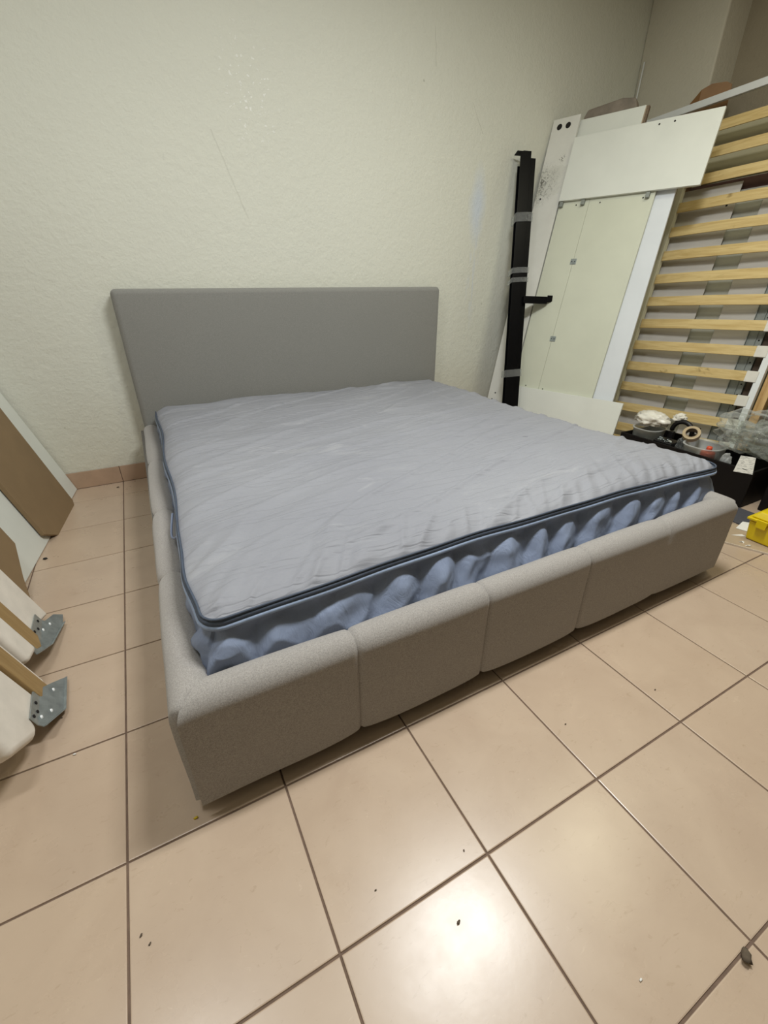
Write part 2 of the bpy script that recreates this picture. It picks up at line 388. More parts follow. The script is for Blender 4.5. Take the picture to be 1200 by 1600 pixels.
# headboard: rounded slab, slightly cushioned
bm = BM()
HX0, HX1, HZ = 0.185, 2.135, 1.025
box(bm, HX0, HX1, 2.095, 2.190, 0.05, HZ)
bmesh.ops.subdivide_edges(bm, edges=[e for e in bm.edges if abs(e.verts[0].co.y - e.verts[1].co.y) < 0.001], cuts=12, use_grid_fill=True)
for v in bm.verts:
    if v.co.y < 2.1:
        a = min(v.co.x - HX0, HX1 - v.co.x, HZ - v.co.z, 0.2) / 0.2
        v.co.y += -0.006 * math.sin(a * math.pi / 2) + 0.002 * noise.noise(v.co * 4)
hb = bobj('headboard', bm, 'fabric_shaded', smooth=True, bevel=0.026, seg=5)
# rail and footboard cross-section (outward distance d, height z): front face, rounded padded top, inner face
def section(t):
    Z0, Z1, TH = 0.038, 0.338, 0.082
    r = 0.040
    L1 = Z1 - r - Z0; L2 = r * math.pi / 2; L3 = TH - 2 * r; L4 = L2; L5 = 0.12
    L = L1 + L2 + L3 + L4 + L5; s = t * L
    if s < L1: return 0.0, Z0 + s, 1, 0
    s -= L1
    if s < L2: a = s / r; return r - r * math.cos(a), Z1 - r + r * math.sin(a), math.cos(a), math.sin(a)
    s -= L2
    if s < L3: return r + s, Z1, 0, 1
    s -= L3
    if s < L4: a = s / r; return TH - r + r * math.sin(a), Z1 - r + r * math.cos(a), -math.sin(a), math.cos(a)
    s -= L4
    return TH, Z1 - r - s, -1, 0
FX0, FX1, FY = 0.160, 2.112, 0.022
fse = [FX0, 0.545, 0.930, 1.322, 1.712, FX1]
def cushion(x, ends, depth):
    for a, b in zip(ends, ends[1:]):
        if a <= x <= b:
            q = (x - a) / (b - a); e = min(q, 1 - q) * (b - a)
            return depth * min(1, (e / 0.11)) ** 0.55 * (1.0), e
    return 0, 0
def foot_panel(a, b):
    first, last = a == FX0, b == FX1
    def fn(s, t):
        x = a + (b - a) * s; d, z, nd, nz = section(t)
        e = min((x - a) if not first else 9, (b - x) if not last else 9)
        p = 0.003 * (1 - math.exp(-e / 0.04)) - 0.006 * math.exp(-e / 0.0035)
        if b == 1.712 or a == 1.712:      # the last seam is only a shallow dimple near the top edge
            es = abs(x - 1.712)
            if es <= e + 1e-6: p = 0.003 - 0.007 * math.exp(-es / 0.02) * max(0, min(1, (z - 0.26) / 0.05))
        d2 = d - p * nd; z2 = z + p * 0.9 * nz
        if z < 0.16:
            z2 += 0.010 * math.exp(-e / 0.04) * max(0, (0.10 - z)) / 0.06
        # mitred ends
        if first: x = x + (max(0, d) * 0.72 - 0.003) * max(0, 1 - s * 3)
        if last: x = x - (max(0, d) * 0.72 - 0.003) * max(0, 1 - (1 - s) * 3)
        if last or first:
            ee = (s if first else 1 - s) * (b - a)
            z2 -= 0.007 * math.exp(-ee / 0.010) * (1 if z > 0.25 else 0)
        n = noise.noise(Vector((x * 5, z * 6, d * 3))) * 0.0022
        return (x, FY + d2 - n * nd, z2 + n * nz)
    bm = BM(); gridmesh(bm, 56, 74, fn); bmesh.ops.recalc_face_normals(bm, faces=bm.faces)
    return bm
fb = bobj('footboard', box(BM(), FX0 + 0.03, FX1 - 0.03, FY + 0.012, FY + 0.066, 0.055, 0.315), 'seam')
for cx_ in (FX0 + 0.006, FX1 - 0.066):
    obj('corner_block', box(BM(), cx_, cx_ + 0.06, FY + 0.018, FY + 0.078, 0.06, 0.3235), 'fabric', fb, bevel=0.012, seg=3)
for a, b in zip(fse, fse[1:]):
    o = obj('padded_panel', foot_panel(a, b), 'fabric', fb, smooth=True)
# side rails
def side_rail(side):
    ys = [0.028, 0.52, 0.95, 1.50, 2.10]
    xo = (0.150 if side < 0 else 2.122)
    bm0 = box(BM(), min(xo - side * 0.014, xo - side * 0.066), max(xo - side * 0.014, xo - side * 0.066), 0.06, 2.09, 0.055, 0.318)
    root = bobj('side_rail', bm0, 'seam')
    for a, b in zip(ys, ys[1:]):
        def fn(s, t):
            y = a + (b - a) * s; d, z, nd, nz = section(t); d *= 0.92
            e = min(y - a if a > 0.1 else 9, b - y if b < 2.0 else 9)
            p = 0.006 * (1 - math.exp(-e / 0.05)) - 0.005 * math.exp(-e / 0.006)
            d2 = d - p * nd; z2 = z + p * 0.6 * nz
            taper = (y / 2.1) * 0.030 if side < 0 else 0.0          # the left rail pulls in towards the headboard
            if a < 0.1:
                k = math.exp(-(y - a) / 0.010); z2 -= 0.007 * k * (1 if z > 0.25 else 0)
                y += max(0, d - 0.014) * 0.72 * max(0, 1 - s * 3)
                if s == 0:
                    d2 = max(d2, 0.036); z2 = min(z2, 0.316)
            n = noise.noise(Vector((y * 5, z * 6, 7 + side))) * 0.002
            return (xo - side * (d2 - n * nd) + taper, y, z2 + n * nz)
        bm = BM(); gridmesh(bm, 50, 60, fn); bmesh.ops.recalc_face_normals(bm, faces=bm.faces)
        obj('padded_panel', bm, 'fabric', root, smooth=True)
side_rail(-1); side_rail(1)
bobj('base_panel', box(BM(), 0.24, 2.04, 0.12, 2.08, 0.10, 0.236), 'underside')
for x, y in ((0.25, 0.14), (2.0, 0.14), (0.25, 2.0), (2.0, 2.0), (1.1, 1.0)):
    bobj('leg', box(BM(), x, x + 0.05, y, y + 0.05, 0, 0.10), 'black_plastic', bevel=0.003)

# ---------------------------------------------------------------- mattress
def lerp(a, b, t): return a + (b - a) * t
def mx0(y): return 0.236 + 0.030 * (y / 2.1) - 0.012 * math.exp(-((y - 0.32) / 0.10) ** 2) + 0.006 * math.sin(y * 9)
def mx1(y): return 2.088 + 0.055 * math.exp(-((y - 0.36) / 0.30) ** 2) - 0.012 * math.exp(-((y - 1.1) / 0.2) ** 2) + 0.02 * math.exp(-((y - 1.6) / 0.25) ** 2)
def my0(x): return 0.128 + 0.034 * math.sin(max(0, min(1, (x - 0.24) / 1.85)) * math.pi) + 0.0015 * math.sin(x * 21)
def my1(x): return 2.083
RC = 0.045
def mpoint(u, v):
    # unit square with rounded corners -> plan position
    W_, H_ = 1.85, 1.96; X, Y = u * W_, v * H_
    cx = RC if X < RC else (W_ - RC if X > W_ - RC else None); cy = RC if Y < RC else (H_ - RC if Y > H_ - RC else None)
    if cx is not None and cy is not None:
        dx, dy = X - cx, Y - cy; m_ = max(abs(dx), abs(dy)); l = math.hypot(dx, dy)
        if l > 1e-9: X, Y = cx + dx * m_ / l, cy + dy * m_ / l
    u2, v2 = X / W_, Y / H_
    x = lerp(0.24, 2.09, u2); y = lerp(0.13, 2.08, v2)
    return lerp(mx0(y), mx1(y), u2), lerp(my0(x), my1(x), v2)
def edge_z(x, y):
    drop = 0.030 * max(0, min(1, (y - 2.0) / 0.06)) + 0.022 * max(0, min(1, (x - 2.0) / 0.05)) * max(0, min(1, (y - 0.2) / 0.3))
    return 0.429 + 0.002 * math.sin(x * 8 + 1) + 0.003 * noise.noise(Vector((x * 3, y * 3, 5))) - drop
def ridged(p, sc): return 1 - abs(noise.noise(Vector(p) * sc)) * 2
def top_z(x, y, e):
    dr = 0.429 - edge_z(x, y) if (x > 1.98 or y > 1.98) else 0.0
    z = edge_z(x, y) + (0.034 + max(0, dr)) * (1 - math.exp(-max(e, 0) / 0.045))
    q = math.radians(20); a = x * math.cos(q) + y * math.sin(q); b = -x * math.sin(q) + y * math.cos(q)
    wr_ = noise.noise(Vector((a * 1.5 + 3, b * 8.0, 0.3))) * 0.0075
    wr_ += max(0, ridged((a * 0.9, b * 5.5, 2.0), 1.0) - 0.80) * 0.040
    wr_ += noise.noise(Vector((a * 2.0, b * 26.0, 3.3))) * 0.0020 + max(0, ridged((a * 1.3, b * 11.0, 6.0), 1.0) - 0.80) * 0.016
    q = math.radians(52); a2 = x * math.cos(q) + y * math.sin(q); b2 = -x * math.sin(q) + y * math.cos(q)
    fr = math.exp(-max(0, y - 0.13) / 0.10)
    wr_ += 1.4 * fr * (noise.noise(Vector((a2 * 3, b2 * 26, 8))) * 0.013 + max(0, ridged((a2 * 3, b2 * 17, 1), 1.0) - 0.6) * 0.020)
    rt_ = math.exp(-max(0, 2.1 - x) / 0.25)
    wr_ += rt_ * noise.noise(Vector((a2 * 2.5, b2 * 9, 4))) * 0.004
    wr_ += noise.noise(Vector((x * 2.0, y * 2.0, 9))) * 0.008
    z -= 0.014 * (y / 2.1) * (x / 2.1)
    return z + wr_ * (1 - math.exp(-max(e, 0) / 0.02))
mat_e = empty('mattress', 'large mattress in a pale grey zipped cover with blue-grey sides on the bed', 'mattress', loc=(1.16, 1.1, 0.24))
MI = Matrix.Translation((-1.16, -1.1, -0.24))
def mobj(name, bm, m, **k):
    o = obj(name, bm, m, None, **k); o.parent = mat_e; o.matrix_parent_inverse = MI; return o
bm = BM(); NU, NV = 300, 320
def warp(t):   # denser near the edges
    return t - 0.10 * math.sin(2 * math.pi * t) / (2 * math.pi) * 1.0
def ftop(s, t):
    u, v = warp(s), warp(t); x, y = mpoint(u, v)
    e = min(u, 1 - u) * 1.85; e2 = min(v, 1 - v) * 1.96
    ed = max(0.0, RC - math.hypot(max(0, RC - e), max(0, RC - e2))) if (e < RC and e2 < RC) else min(e, e2)
    return (x, y, top_z(x, y, ed))
gridmesh(bm, NU, NV, ftop); bmesh.ops.recalc_face_normals(bm, faces=bm.faces)
mobj('top_cover', bm, 'mattress_top', smooth=True)
# perimeter
per = []
n_ = 400
for i in range(n_): per.append(mpoint(i / n_, 0))
for i in range(n_): per.append(mpoint(1, i / n_))
for i in range(n_): per.append(mpoint(1 - i / n_, 1))
for i in range(n_): per.append(mpoint(0, 1 - i / n_))
PN = len(per); CX, CY = 1.16, 1.1
def nrm_at(i):
    a, b = per[(i - 5) % PN], per[(i + 5) % PN]; t = Vector((b[0] - a[0], b[1] - a[1], 0)).normalized(); return Vector((t.y, -t.x, 0))
arc = [0.0]
for i in range(1, PN): arc.append(arc[-1] + math.hypot(per[i][0] - per[i - 1][0], per[i][1] - per[i - 1][1]))
bm = BM(); rows = []
NR = 40
for i in range(PN):
    x, y = per[i]; n = nrm_at(i); s = arc[i]; col = []
    for j in range(NR):
        t = j / (NR - 1); z = lerp(edge_z(x, y) - 0.012, 0.240, t)
        slant = s + t * 0.10
        q_ = (s + 0.05 * noise.noise(Vector((s * 3.1, 0, 0)))) * 7.5 + t * 0.5
        fq = q_ % 1.0; saw = (math.sqrt(((fq - 0.35) / (0.35 if fq < 0.35 else 0.65)) ** 2 + 0.02) - 0.14) / 0.87                          # uneven pleats
        jag = t + 0.24 * noise.noise(Vector((s * 9, 0, 1))) + 0.17 * (0.5 - saw)
        ss = max(0, min(1, (jag - 0.06) / 0.80)); ss = ss ** 0.85
        f = -0.010 * math.sin(math.pi * max(0, min(1, jag / 0.26))) + 0.060 * ss
        f += 0.012 * (0.5 - saw) * min(1, t * 5)
        f += noise.noise(Vector((slant * 9, t * 1.6, 0.0))) * 0.012
        f += (ridged((slant * 8.0, t * 1.3, 4), 1.0) - 0.5) * 0.010
        if x < 0.30 and y > 0.2: f = f * 0.40 + 0.004
        f += noise.noise(Vector((slant * 24, t * 5, 2))) * 0.004
        env = math.sin(min(1, t * 2.6 + 0.02) * math.pi / 2)
        gx = max(0.0, min(1.0, (x - 0.9) / 1.2)); side_f = 1.0 if y < 0.25 else (1 - 0.5 * min(1, y / 2.0))
        inset = 0.004 + 0.012 * t + (0.026 * gx - 0.006) * t * side_f
        if x > 2.0 and y > 0.2: inset += 0.03 * t
        px_, py_ = x - n.x * (inset - f * env), y - n.y * (inset - f * env)
        if z < 0.345: py_ = max(py_, 0.1065 + 0.02 * max(0, min(1, (0.30 - z) / 0.05)) * 0.1); px_ = max(px_, 0.222 + 0.030 * (y / 2.1))
        col.append(bm.verts.new((px_, py_, z)))
    rows.append(col)
for i in range(PN):
    A, B = rows[i], rows[(i + 1) % PN]
    for j in range(NR - 1): bm.faces.new((A[j], B[j], B[j + 1], A[j + 1]))
bm.faces.new([r[-1] for r in rows])
bmesh.ops.recalc_face_normals(bm, faces=bm.faces)
mobj('side_cover', bm, 'mattress_side', smooth=True)
def perim(off, dz, amp=0.0):
    out = []
    for i in range(0, PN, 3):
        x, y = per[i]; n = nrm_at(i); s = arc[i]
        k = amp * (noise.noise(Vector((s * 4, dz * 50, 3))))
        out.append((x + n.x * (off + k), y + n.y * (off + k), edge_z(x, y) + dz + k * 0.8))
    return out
mobj('zip', tube(BM(), perim(0.0005, -0.004, 0.002), 0.0062, 8, True), 'zip', smooth=True)
mobj('piping', tube(BM(), perim(0.001, 0.006, 0.002), 0.0030, 8, True), 'zip', smooth=True)
mobj('piping', tube(BM(), perim(0.004, -0.0145, 0.004), 0.0062, 8, True), 'piping', smooth=True)
# carrying handle stitched to the left side
bm = BM()
hp = [(0.232 - 0.016 * math.sin(math.pi * t), 0.60 + 0.16 * t, 0.40 - 0.035 * math.sin(math.pi * t)) for t in [i / 14 for i in range(15)]]
tube(bm, hp, 0.0035, 8); mobj('handle', bm, 'mattress_side', smooth=True)

# ---------------------------------------------------------------- boards leaning in the corner (plane A)
UA, VA = (0.2917, -0.9565, 0.0), (0.2348, 0.0716, 0.9694)
OA = Vector((2.957, 1.961, 1.532)); FA = frame(OA, UA, VA)
def boardA(name, w0, w1, h0, h1, z, th, m, label, cat, bevel=0.0012):
    mm = FA @ Matrix.Translation((w0, h0, z)); 
    return tag(obj(name, box(BM(), 0, w1 - w0, 0, h1 - h0, -th, 0), m, matrix=mm, bevel=bevel), label, cat)
def holes(o, pts, r, z=0.0, name='screw_hole'):
    for x, y in pts: obj(name, disc(BM(), x, y, z, r), 'hole', o)
HF = -1.578
b_top = boardA('board', 0.0, 0.820, 0.0, 0.360, 0.0, 0.018, 'white_board', 'wide white board set across the top of the leaning panels', 'board')
holes(b_top, [(0.505, 0.337), (0.585, 0.337)], 0.005)
c_pan = boardA('cabinet_panel', 0.0, 0.292, HF, 0.05, -0.022, 0.016, 'cream_board', 'tall cream panel assembly joined by two metal plates', 'panel', 0.001)
# second leaf joined with steel plates
obj('panel_leaf', box(BM(), 0.2035, 0.592, 0, 1.628, -0.016, 0), 'cream_board', c_pan, bevel=0.001)
c_pan.data = c_pan.data  # first leaf
for v in c_pan.data.vertices:
    if v.co.x > 0.1: v.co.x = 0.202
for wx, hy in ((0.186, 1.197), (0.190, 0.708)):
    pl_ = obj('joining_plate', box(BM(), wx, wx + 0.040, hy, hy + 0.034, 0, 0.003), 'galv', c_pan, bevel=0.001)
    for q in (0.01, 0.03): obj('screw', disc(BM(), wx + q, hy + 0.017, 0.0035, 0.003, 10), 'hole', pl_)
holes(c_pan, [(0.12, 1.552), (0.275, 1.552), (0.53, 1.552), (0.10, 0.39), (0.235, 0.385), (0.50, 0.375)], 0.0042)
for wx in (0.008, 0.155, 0.545):
    obj('shelf_clip', box(BM(), wx, wx + 0.022, 1.545, 1.574, 0.0, 0.020), 'galv_dull', c_pan, bevel=0.002)
e_brd = boardA('board', 0.045, 0.800, HF, -1.200, 0.000, 0.018, 'white_board', 'low white board standing on its long edge below the cream panel', 'board')
d_pl = boardA('plank', -0.195, -0.012, HF, 0.500, -0.025, 0.018, 'plank', 'narrow scuffed white plank with two large round holes at its top', 'plank')
for x in (0.052, 0.112): obj('round_hole', disc(BM(), x, 2.030, 0, 0.0175, 24, 0.0008), 'hole', d_pl)
holes(d_pl, [(0.040, 1.615), (0.058, 0.30), (0.042, 0.25)], 0.0055)
bm = BM(); 
def ffilm(s, t):
    x = -0.004 + 0.19 * s; y = 1.63 + 0.17 * t + 0.02 * noise.noise(Vector((s * 5, t * 3, 1)))
    return (x, y, 0.004 + 0.010 * abs(noise.noise(Vector((s * 6, t * 9, 2)))))
gridmesh(bm, 26, 20, ffilm); obj('torn_tape', bm, 'tape_torn', d_pl, smooth=True)
b1 = boardA('board', -0.045, 0.372, HF, 0.485, -0.062, 0.016, 'white_board', 'white board rising behind the wide top board, front one of a pair', 'board')
obj('edge_band', box(BM(), 0.4175, 0.4185, 0, 2.063, -0.016, 0), 'pale_edge', b1)
b2 = boardA('board', -0.045, 0.386, HF, 0.490, -0.0795, 0.022, 'edge_brown', 'brown-edged board pressed behind the white board, hind one of a pair', 'board')
# taupe wrapped slab and dark strip behind everything
mm = FA @ Matrix.Translation((-0.10, HF, -0.125))
bm = prism(BM(), [(0.08, 0), (0.42, 0), (0.44, 2.0), (0.38, 2.14), (0.30, 2.155), (0.09, 2.135), (0.072, 2.10)], -0.035, 0.025)
bmesh.ops.subdivide_edges(bm, edges=bm.edges, cuts=3)
tag(obj('wrapped_slab', bm, 'taupe', matrix=mm, bevel=0.02, seg=3), 'mottled grey-brown wrapped slab poking up behind the white boards', 'slab')
mm = FA @ Matrix.Translation((-0.206, HF, -0.045))
tag(obj('board', box(BM(), 0.0, 0.09, 0, 1.93, -0.010, 0), 'dark_brown', matrix=mm, bevel=0.001), 'dark brown board edge showing behind the narrow plank near the black bars', 'board')
# thin white trim leaning in the corner
a, b = Vector((3.60, 2.185, 0.0)), Vector((3.790, 2.182, 2.41))
bm = BM()
a, b = Vector((3.62, 2.10, 0.0)), Vector((3.780, 2.165, 2.40)); tube(bm, [Vector((0, 0, 0)), (b - a) * 0.5, b - a], 0.005, 8)
tag(obj('trim_strip', bm, 'white_metal', loc=a), 'thin white rod standing up in the room corner', 'rod')

# ---------------------------------------------------------------- black angle bars leaning on the wall
pt, pb = Vector((2.79, 2.13, 1.80)), None
pt = Vector((2.775, 2.105, 1.805)); q1 = Vector((2.574, 1.75, 0.281))
dirv = (pt - q1).normalized(); pb = q1 - dirv * (q1.z / dirv.z)
LB = (pt - pb).length
UB = Vector((0.93, -0.36, 0)); UB = UB - dirv * UB.dot(dirv); FBm = frame(pb, UB, dirv)
bars = empty('metal_bars', 'bundle of taped black steel angle bars leaning beside the white planks', 'metal bars', matrix=FBm)
def angle_bar(w0, w1, z0, z1, L0, L1, th=0.003):
    bm = BM(); box(bm, w0, w1, L0, L1, z1 - th, z1); box(bm, w1 - th, w1, L0, L1, z0, z1); return bm
def kid(name, bm, m, par, **k):
    o = obj(name, bm, m, par, **k); return o
kid('angle_bar', angle_bar(-0.055, 0.018, -0.05, 0.0, 0.004, LB), 'black_metal', bars, bevel=0.001)
kid('angle_bar', angle_bar(-0.020, 0.055, -0.06, -0.012, 0.004, LB - 0.03), 'black_metal', bars, bevel=0.001)
kid('angle_bar', angle_bar(-0.050, 0.015, -0.082, -0.055, 0.004, LB - 0.06), 'black_metal', bars, bevel=0.001)
for x, z in ((-0.078, -0.006), (-0.030, -0.024)):
    t_ = kid('end_tab', box(BM(), x, x + 0.055, LB - 0.004 + (0.012 if x > -0.05 else 0), LB + (0.012 if x > -0.05 else 0), z - 0.045, z + 0.008), 'black_metal', bars, bevel=0.001)
    kid('bolt_hole', prism(BM(), [(x + 0.012, z - 0.012), (x + 0.026, z - 0.012), (x + 0.026, z - 0.026), (x + 0.012, z - 0.026)], 0, 0.001), 'white_metal', t_)
    t_.children[0].rotation_euler = (math.radians(90), 0, 0); t_.children[0].location = (0, LB + 0.0015 + (0.012 if x > -0.05 else 0), 0)
for hh, th_ in ((1.49, 0.055), (1.165, 0.035), (1.105, 0.03), (0.49, 0.05)):
    bm = BM(); sec = [(-0.058, 0.004), (0.0, 0.005), (0.022, 0.003), (0.060, -0.010), (0.060, -0.062), (0.018, -0.086), (-0.055, -0.086)]
    def ft(s, t):
        k = s * len(sec); i = int(k) % len(sec); f = k - int(k); p, q = sec[i], sec[(i + 1) % len(sec)]
        x, z = lerp(p[0], q[0], f), lerp(p[1], q[1], f); nn = 0.002 * noise.noise(Vector((s * 20, t * 4, hh)))
        return (x * 1.03 + nn, hh + th_ * (t - 0.5) + 0.006 * x / 0.06, z + nn)
    gridmesh(bm, 42, 6, ft, True); kid('clear_tape', bm, 'tape_clear', bars, smooth=True)
# bracket arm sticking out of the bundle
bm = BM(); box(bm, 0.03, 0.285, 0.965, 1.000, 0.01, 0.014); box(bm, 0.03, 0.285, 0.996, 1.000, -0.03, 0.014); box(bm, 0.03, 0.20, 0.955, 0.965, 0.0, 0.016)
arm = kid('bracket_arm', bm, 'black_metal', bars, bevel=0.001)
bm = BM(); box(bm, 0.20, 0.292, 0.968, 1.008, 0.0135, 0.019); kid('bracket_sleeve', bm, 'black_metal', arm, bevel=0.001)

# ---------------------------------------------------------------- slatted base (plane S)
US, VS = (0.0937, -0.9944, 0.0487), (0.2240, 0.0693, 0.9721)
OS = Vector((3.192, 1.370, 0.131)); FS = frame(OS, US, VS)
HB = -0.150
base = empty('slatted_bed_base', 'slatted bed base with birch slats leaning upright on the right', 'bed base', matrix=FS @ Matrix.Translation((0, HB, 0)))
P_ = 0.1378; LS = 0.757
kid('side_rail', box(BM(), -0.040, -0.004, 0.02, 2.02, -0.026, 0.010), 'rail_cream', base, bevel=0.002)
rr = kid('side_rail', box(BM(), LS + 0.002, LS + 0.036, 0.02, 2.02, -0.030, 0.004), 'white_metal', base, bevel=0.002)
for k in range(-1, 14):
    if k == -1: y = 0.06
    else: y = k * P_ - HB
    def fs(bmx, y=y):
        nseg = 14; A = []
        for i in range(nseg + 1):
            x = LS * i / nseg; bow = 0.012 * math.sin(math.pi * i / nseg)
            A.append([bmx.verts.new(p) for p in ((x, y - 0.028, -0.004 + bow), (x, y + 0.028, -0.004 + bow), (x, y + 0.028, 0.004 + bow), (x, y - 0.028, 0.004 + bow))])
        for i in range(nseg):
            for j in range(4): bmx.faces.new((A[i][j], A[i + 1][j], A[i + 1][(j + 1) % 4], A[i][(j + 1) % 4]))
        bmx.faces.new(A[0][::-1]); bmx.faces.new(A[-1]); bmesh.ops.recalc_face_normals(bmx, faces=bmx.faces); return bmx
    kid('slat', fs(BM()), 'slat', base, bevel=0.0012, seg=1)
    kid('slat_cap', box(BM(), LS - 0.048, LS + 0.012, y - 0.031, y + 0.031, -0.010, 0.0085), 'cap', base, bevel=0.003)
def boardS(name, w0, w1, h0, h1, z, th, m, label, cat):
    mm = FS @ Matrix.Translation((w0, h0, z))
    return tag(obj(name, box(BM(), 0, w1 - w0, 0, h1 - h0, -th, 0), m, matrix=mm, bevel=0.0012), label, cat)
HS = -0.15
mm = FA @ Matrix.Translation((0.0, HF, -0.045))
wp = tag(obj('board', prism(BM(), [(0.32, 0), (0.728, 0), (0.690, 1.66), (0.32, 1.66)], -0.016, 0), 'cool_board', matrix=mm, bevel=0.0012), 'cool white board between the cream panel and the slatted base', 'board')
p1 = boardS('backing_panel', -0.03, 0.300, HS + 0.02, 1.490, -0.055, 0.006, 'grey_board', 'grey-white backing panel behind the left ends of the slats', 'panel')
holes(p1, [(0.285, 1.500)], 0.006)
boardS('backing_panel', 0.26, 0.44, HS + 0.03, 1.455, -0.085, 0.006, 'grey_strip', 'narrow greyer panel set back behind the middle of the slats', 'panel')
boardS('backing_panel', 0.432, 0.620, HS + 0.02, 1.60, -0.066, 0.006, 'grey_board', 'pale panel behind the slats beside the perforated steel post', 'panel')
boardS('board', -0.02, 0.62, HS + 0.02, 1.525, -0.098, 0.014, 'gap_shade', 'dark red-brown sheet standing in for the shaded gap between the upper slats', 'board')  # dark sheet added as the shade in the gap below the white rail
boardS('hardboard_sheet', -0.03, 1.05, HS + 0.02, 1.845, -0.130, 0.004, 'olive_board', 'tall olive-beige hardboard sheet behind the whole slatted base', 'sheet')
mm = FS @ Matrix.Translation((0.0, 1.545, -0.115))
tag(obj('white_rail', box(BM(), 0.02, 0.95, -0.0, 0.050, -0.010, 0.012), 'white_metal', matrix=mm, bevel=0.003), 'white rail lying across behind the fourth slat gap from the top', 'rail')
mp_ = boardS('steel_post', 0.622, 0.700, HS + 0.02, 1.75, -0.060, 0.02, 'galv_dull', 'perforated galvanised steel post behind the right ends of the slats', 'post')
bmf = BM(); box(bmf, 0.0, 0.003, 0.0, 1.88, 0, 0.012); box(bmf, 0.045, 0.048, 0.0, 1.88, 0, 0.008); kid('folded_edge', bmf, 'galv_dull', mp_)
holes(mp_, [(0.062, 0.13 + 0.062 * i) for i in range(27)], 0.0045, name='punched_hole')
boardS('board', 0.704, 0.735, HS + 0.02, 1.30, -0.070, 0.02, 'dark_brown', 'dark brown batten right beside the perforated steel post', 'batten')
boardS('board', 0.738, 0.765, HS + 0.02, 1.25, -0.068, 0.02, 'beige_board', 'dull tan batten between the dark batten and the base rail', 'batten')
mm = FS @ Matrix.Translation((0.80, HS + 0.03, -0.055))
tag(obj('wooden_beam', box(BM(), 0, 0.045, 0, 1.55, -0.03, 0.03), 'pine_v', matrix=mm, bevel=0.002), 'pine beam standing just outside the right rail of the slatted base', 'beam')
mm = FS @ Matrix.Translation((0.86, HS + 0.03, -0.075))
tag(obj('board', box(BM(), 0, 0.30, 0, 1.20, -0.02, 0.0), 'dark_brown', matrix=mm, bevel=0.001), 'dark brown board at the right edge behind the clear film', 'board')

# white metal frame leaning behind, its top rail in view, and cardboard on it
wf = empty('metal_rack', 'white metal rack whose long top rail crosses above the boards', 'rack', loc=(3.68, 1.97, 0))
tube(bm := BM(), [(0, 0, 0), (0, 0, 0.001)], 0.001, 4); bm.free()
def bar_box(p, q, wy, wz):
    p, q = Vector(p), Vector(q); u = (q - p).normalized(); return frame(p, u, Vector((0, 0, 1))), (q - p).length
for p, q, a_, b_, nm in (((0, 0.02, 2.012), (0, -1.9, 2.105), 0.038, 0.03, 'top_rail'), ((-0.10, -0.02, 0.012), (0, -0.02, 2.00), 0.03, 0.03, 'post'), ((-0.10, -1.85, 0.012), (0, -1.85, 2.08), 0.03, 0.03, 'post')):
    p, q = Vector(p), Vector(q); u = (q - p).normalized(); v = Vector((0, 0, 1)) if abs(u.z) < 0.5 else Vector((0, 1, 0)); L = (q - p).length
    bm = box(BM(), 0, L, -a_ / 2, a_ / 2, -b_ / 2, b_ / 2); o = obj(nm, bm, 'white_metal', wf, bevel=0.003); o.matrix_local = frame(p, u, v)
bm = BM()
def sheet(bm, pts, dx):   # folded sheet given as (x,y,ztop) columns from the floor
    A = [(bm.verts.new((x, y, 0)), bm.verts.new((x, y, z))) for x, y, z in pts]; B = [(bm.verts.new((x + dx, y, 0)), bm.verts.new((x + dx, y, z))) for x, y, z in pts]
    n = len(pts)
    for i in range(n - 1):
        bm.faces.new((A[i][0], A[i + 1][0], A[i + 1][1], A[i][1])); bm.faces.new((B[i + 1][0], B[i][0], B[i][1], B[i + 1][1]))
        bm.faces.new((A[i][1], A[i + 1][1], B[i + 1][1], B[i][1])); bm.faces.new((A[i + 1][0], A[i][0], B[i][0], B[i + 1][0]))
    for i in (0, n - 1): bm.faces.new((A[i][0], A[i][1], B[i][1], B[i][0]))
    bmesh.ops.recalc_face_normals(bm, faces=bm.faces); return bm
cb = empty('cardboard_sheet', 'brown folded cardboard piece poking up above the white top rail', 'cardboard', loc=(3.757, 1.632, 0.002))
obj('flap', sheet(BM(), [(0.0, 0.048, 2.128), (0.006, 0.09, 2.093), (0.012, 0.15, 2.043)], 0.005), 'cardboard_in', cb)
obj('flap', sheet(BM(), [(0.0, 0.048, 2.128), (0.0, -0.01, 2.141), (0.0, -0.10, 2.128), (0.0, -0.135, 2.108), (0.0, -0.138, 2.04)], 0.005), 'cardboard', cb)

# ---------------------------------------------------------------- crate with odds and ends behind the bed
CL = 0.76
cr = empty('crate', 'low black-brown crate behind the bed corner filled with odds and ends', 'crate', loc=(2.87, 0.29, 0))
obj('side_panel', box(BM(), 0, 0.012, 0, CL, 0, 0.205), 'black_box', cr, bevel=0.002)
obj('side_panel', box(BM(), 0.28, 0.292, 0, CL, 0, 0.205), 'black_box', cr, bevel=0.002)
obj('end_panel', box(BM(), 0.0125, 0.2795, 0, 0.012, 0, 0.203), 'black_box', cr, bevel=0.002)
obj('end_panel', box(BM(), 0.0125, 0.2795, CL - 0.012, CL, 0, 0.203), 'black_box', cr, bevel=0.002)
obj('bottom', box(BM(), 0.0125, 0.2795, 0.0125, CL - 0.0125, 0.10, 0.125), 'black_box', cr)
tag(obj('storage_box', box(BM(), 0, 0.40, 0, 0.40, 0, 0.19), 'black_box', loc=(2.93, -0.16, 0), bevel=0.006, seg=3), 'black box at the right edge beside the crate', 'box')
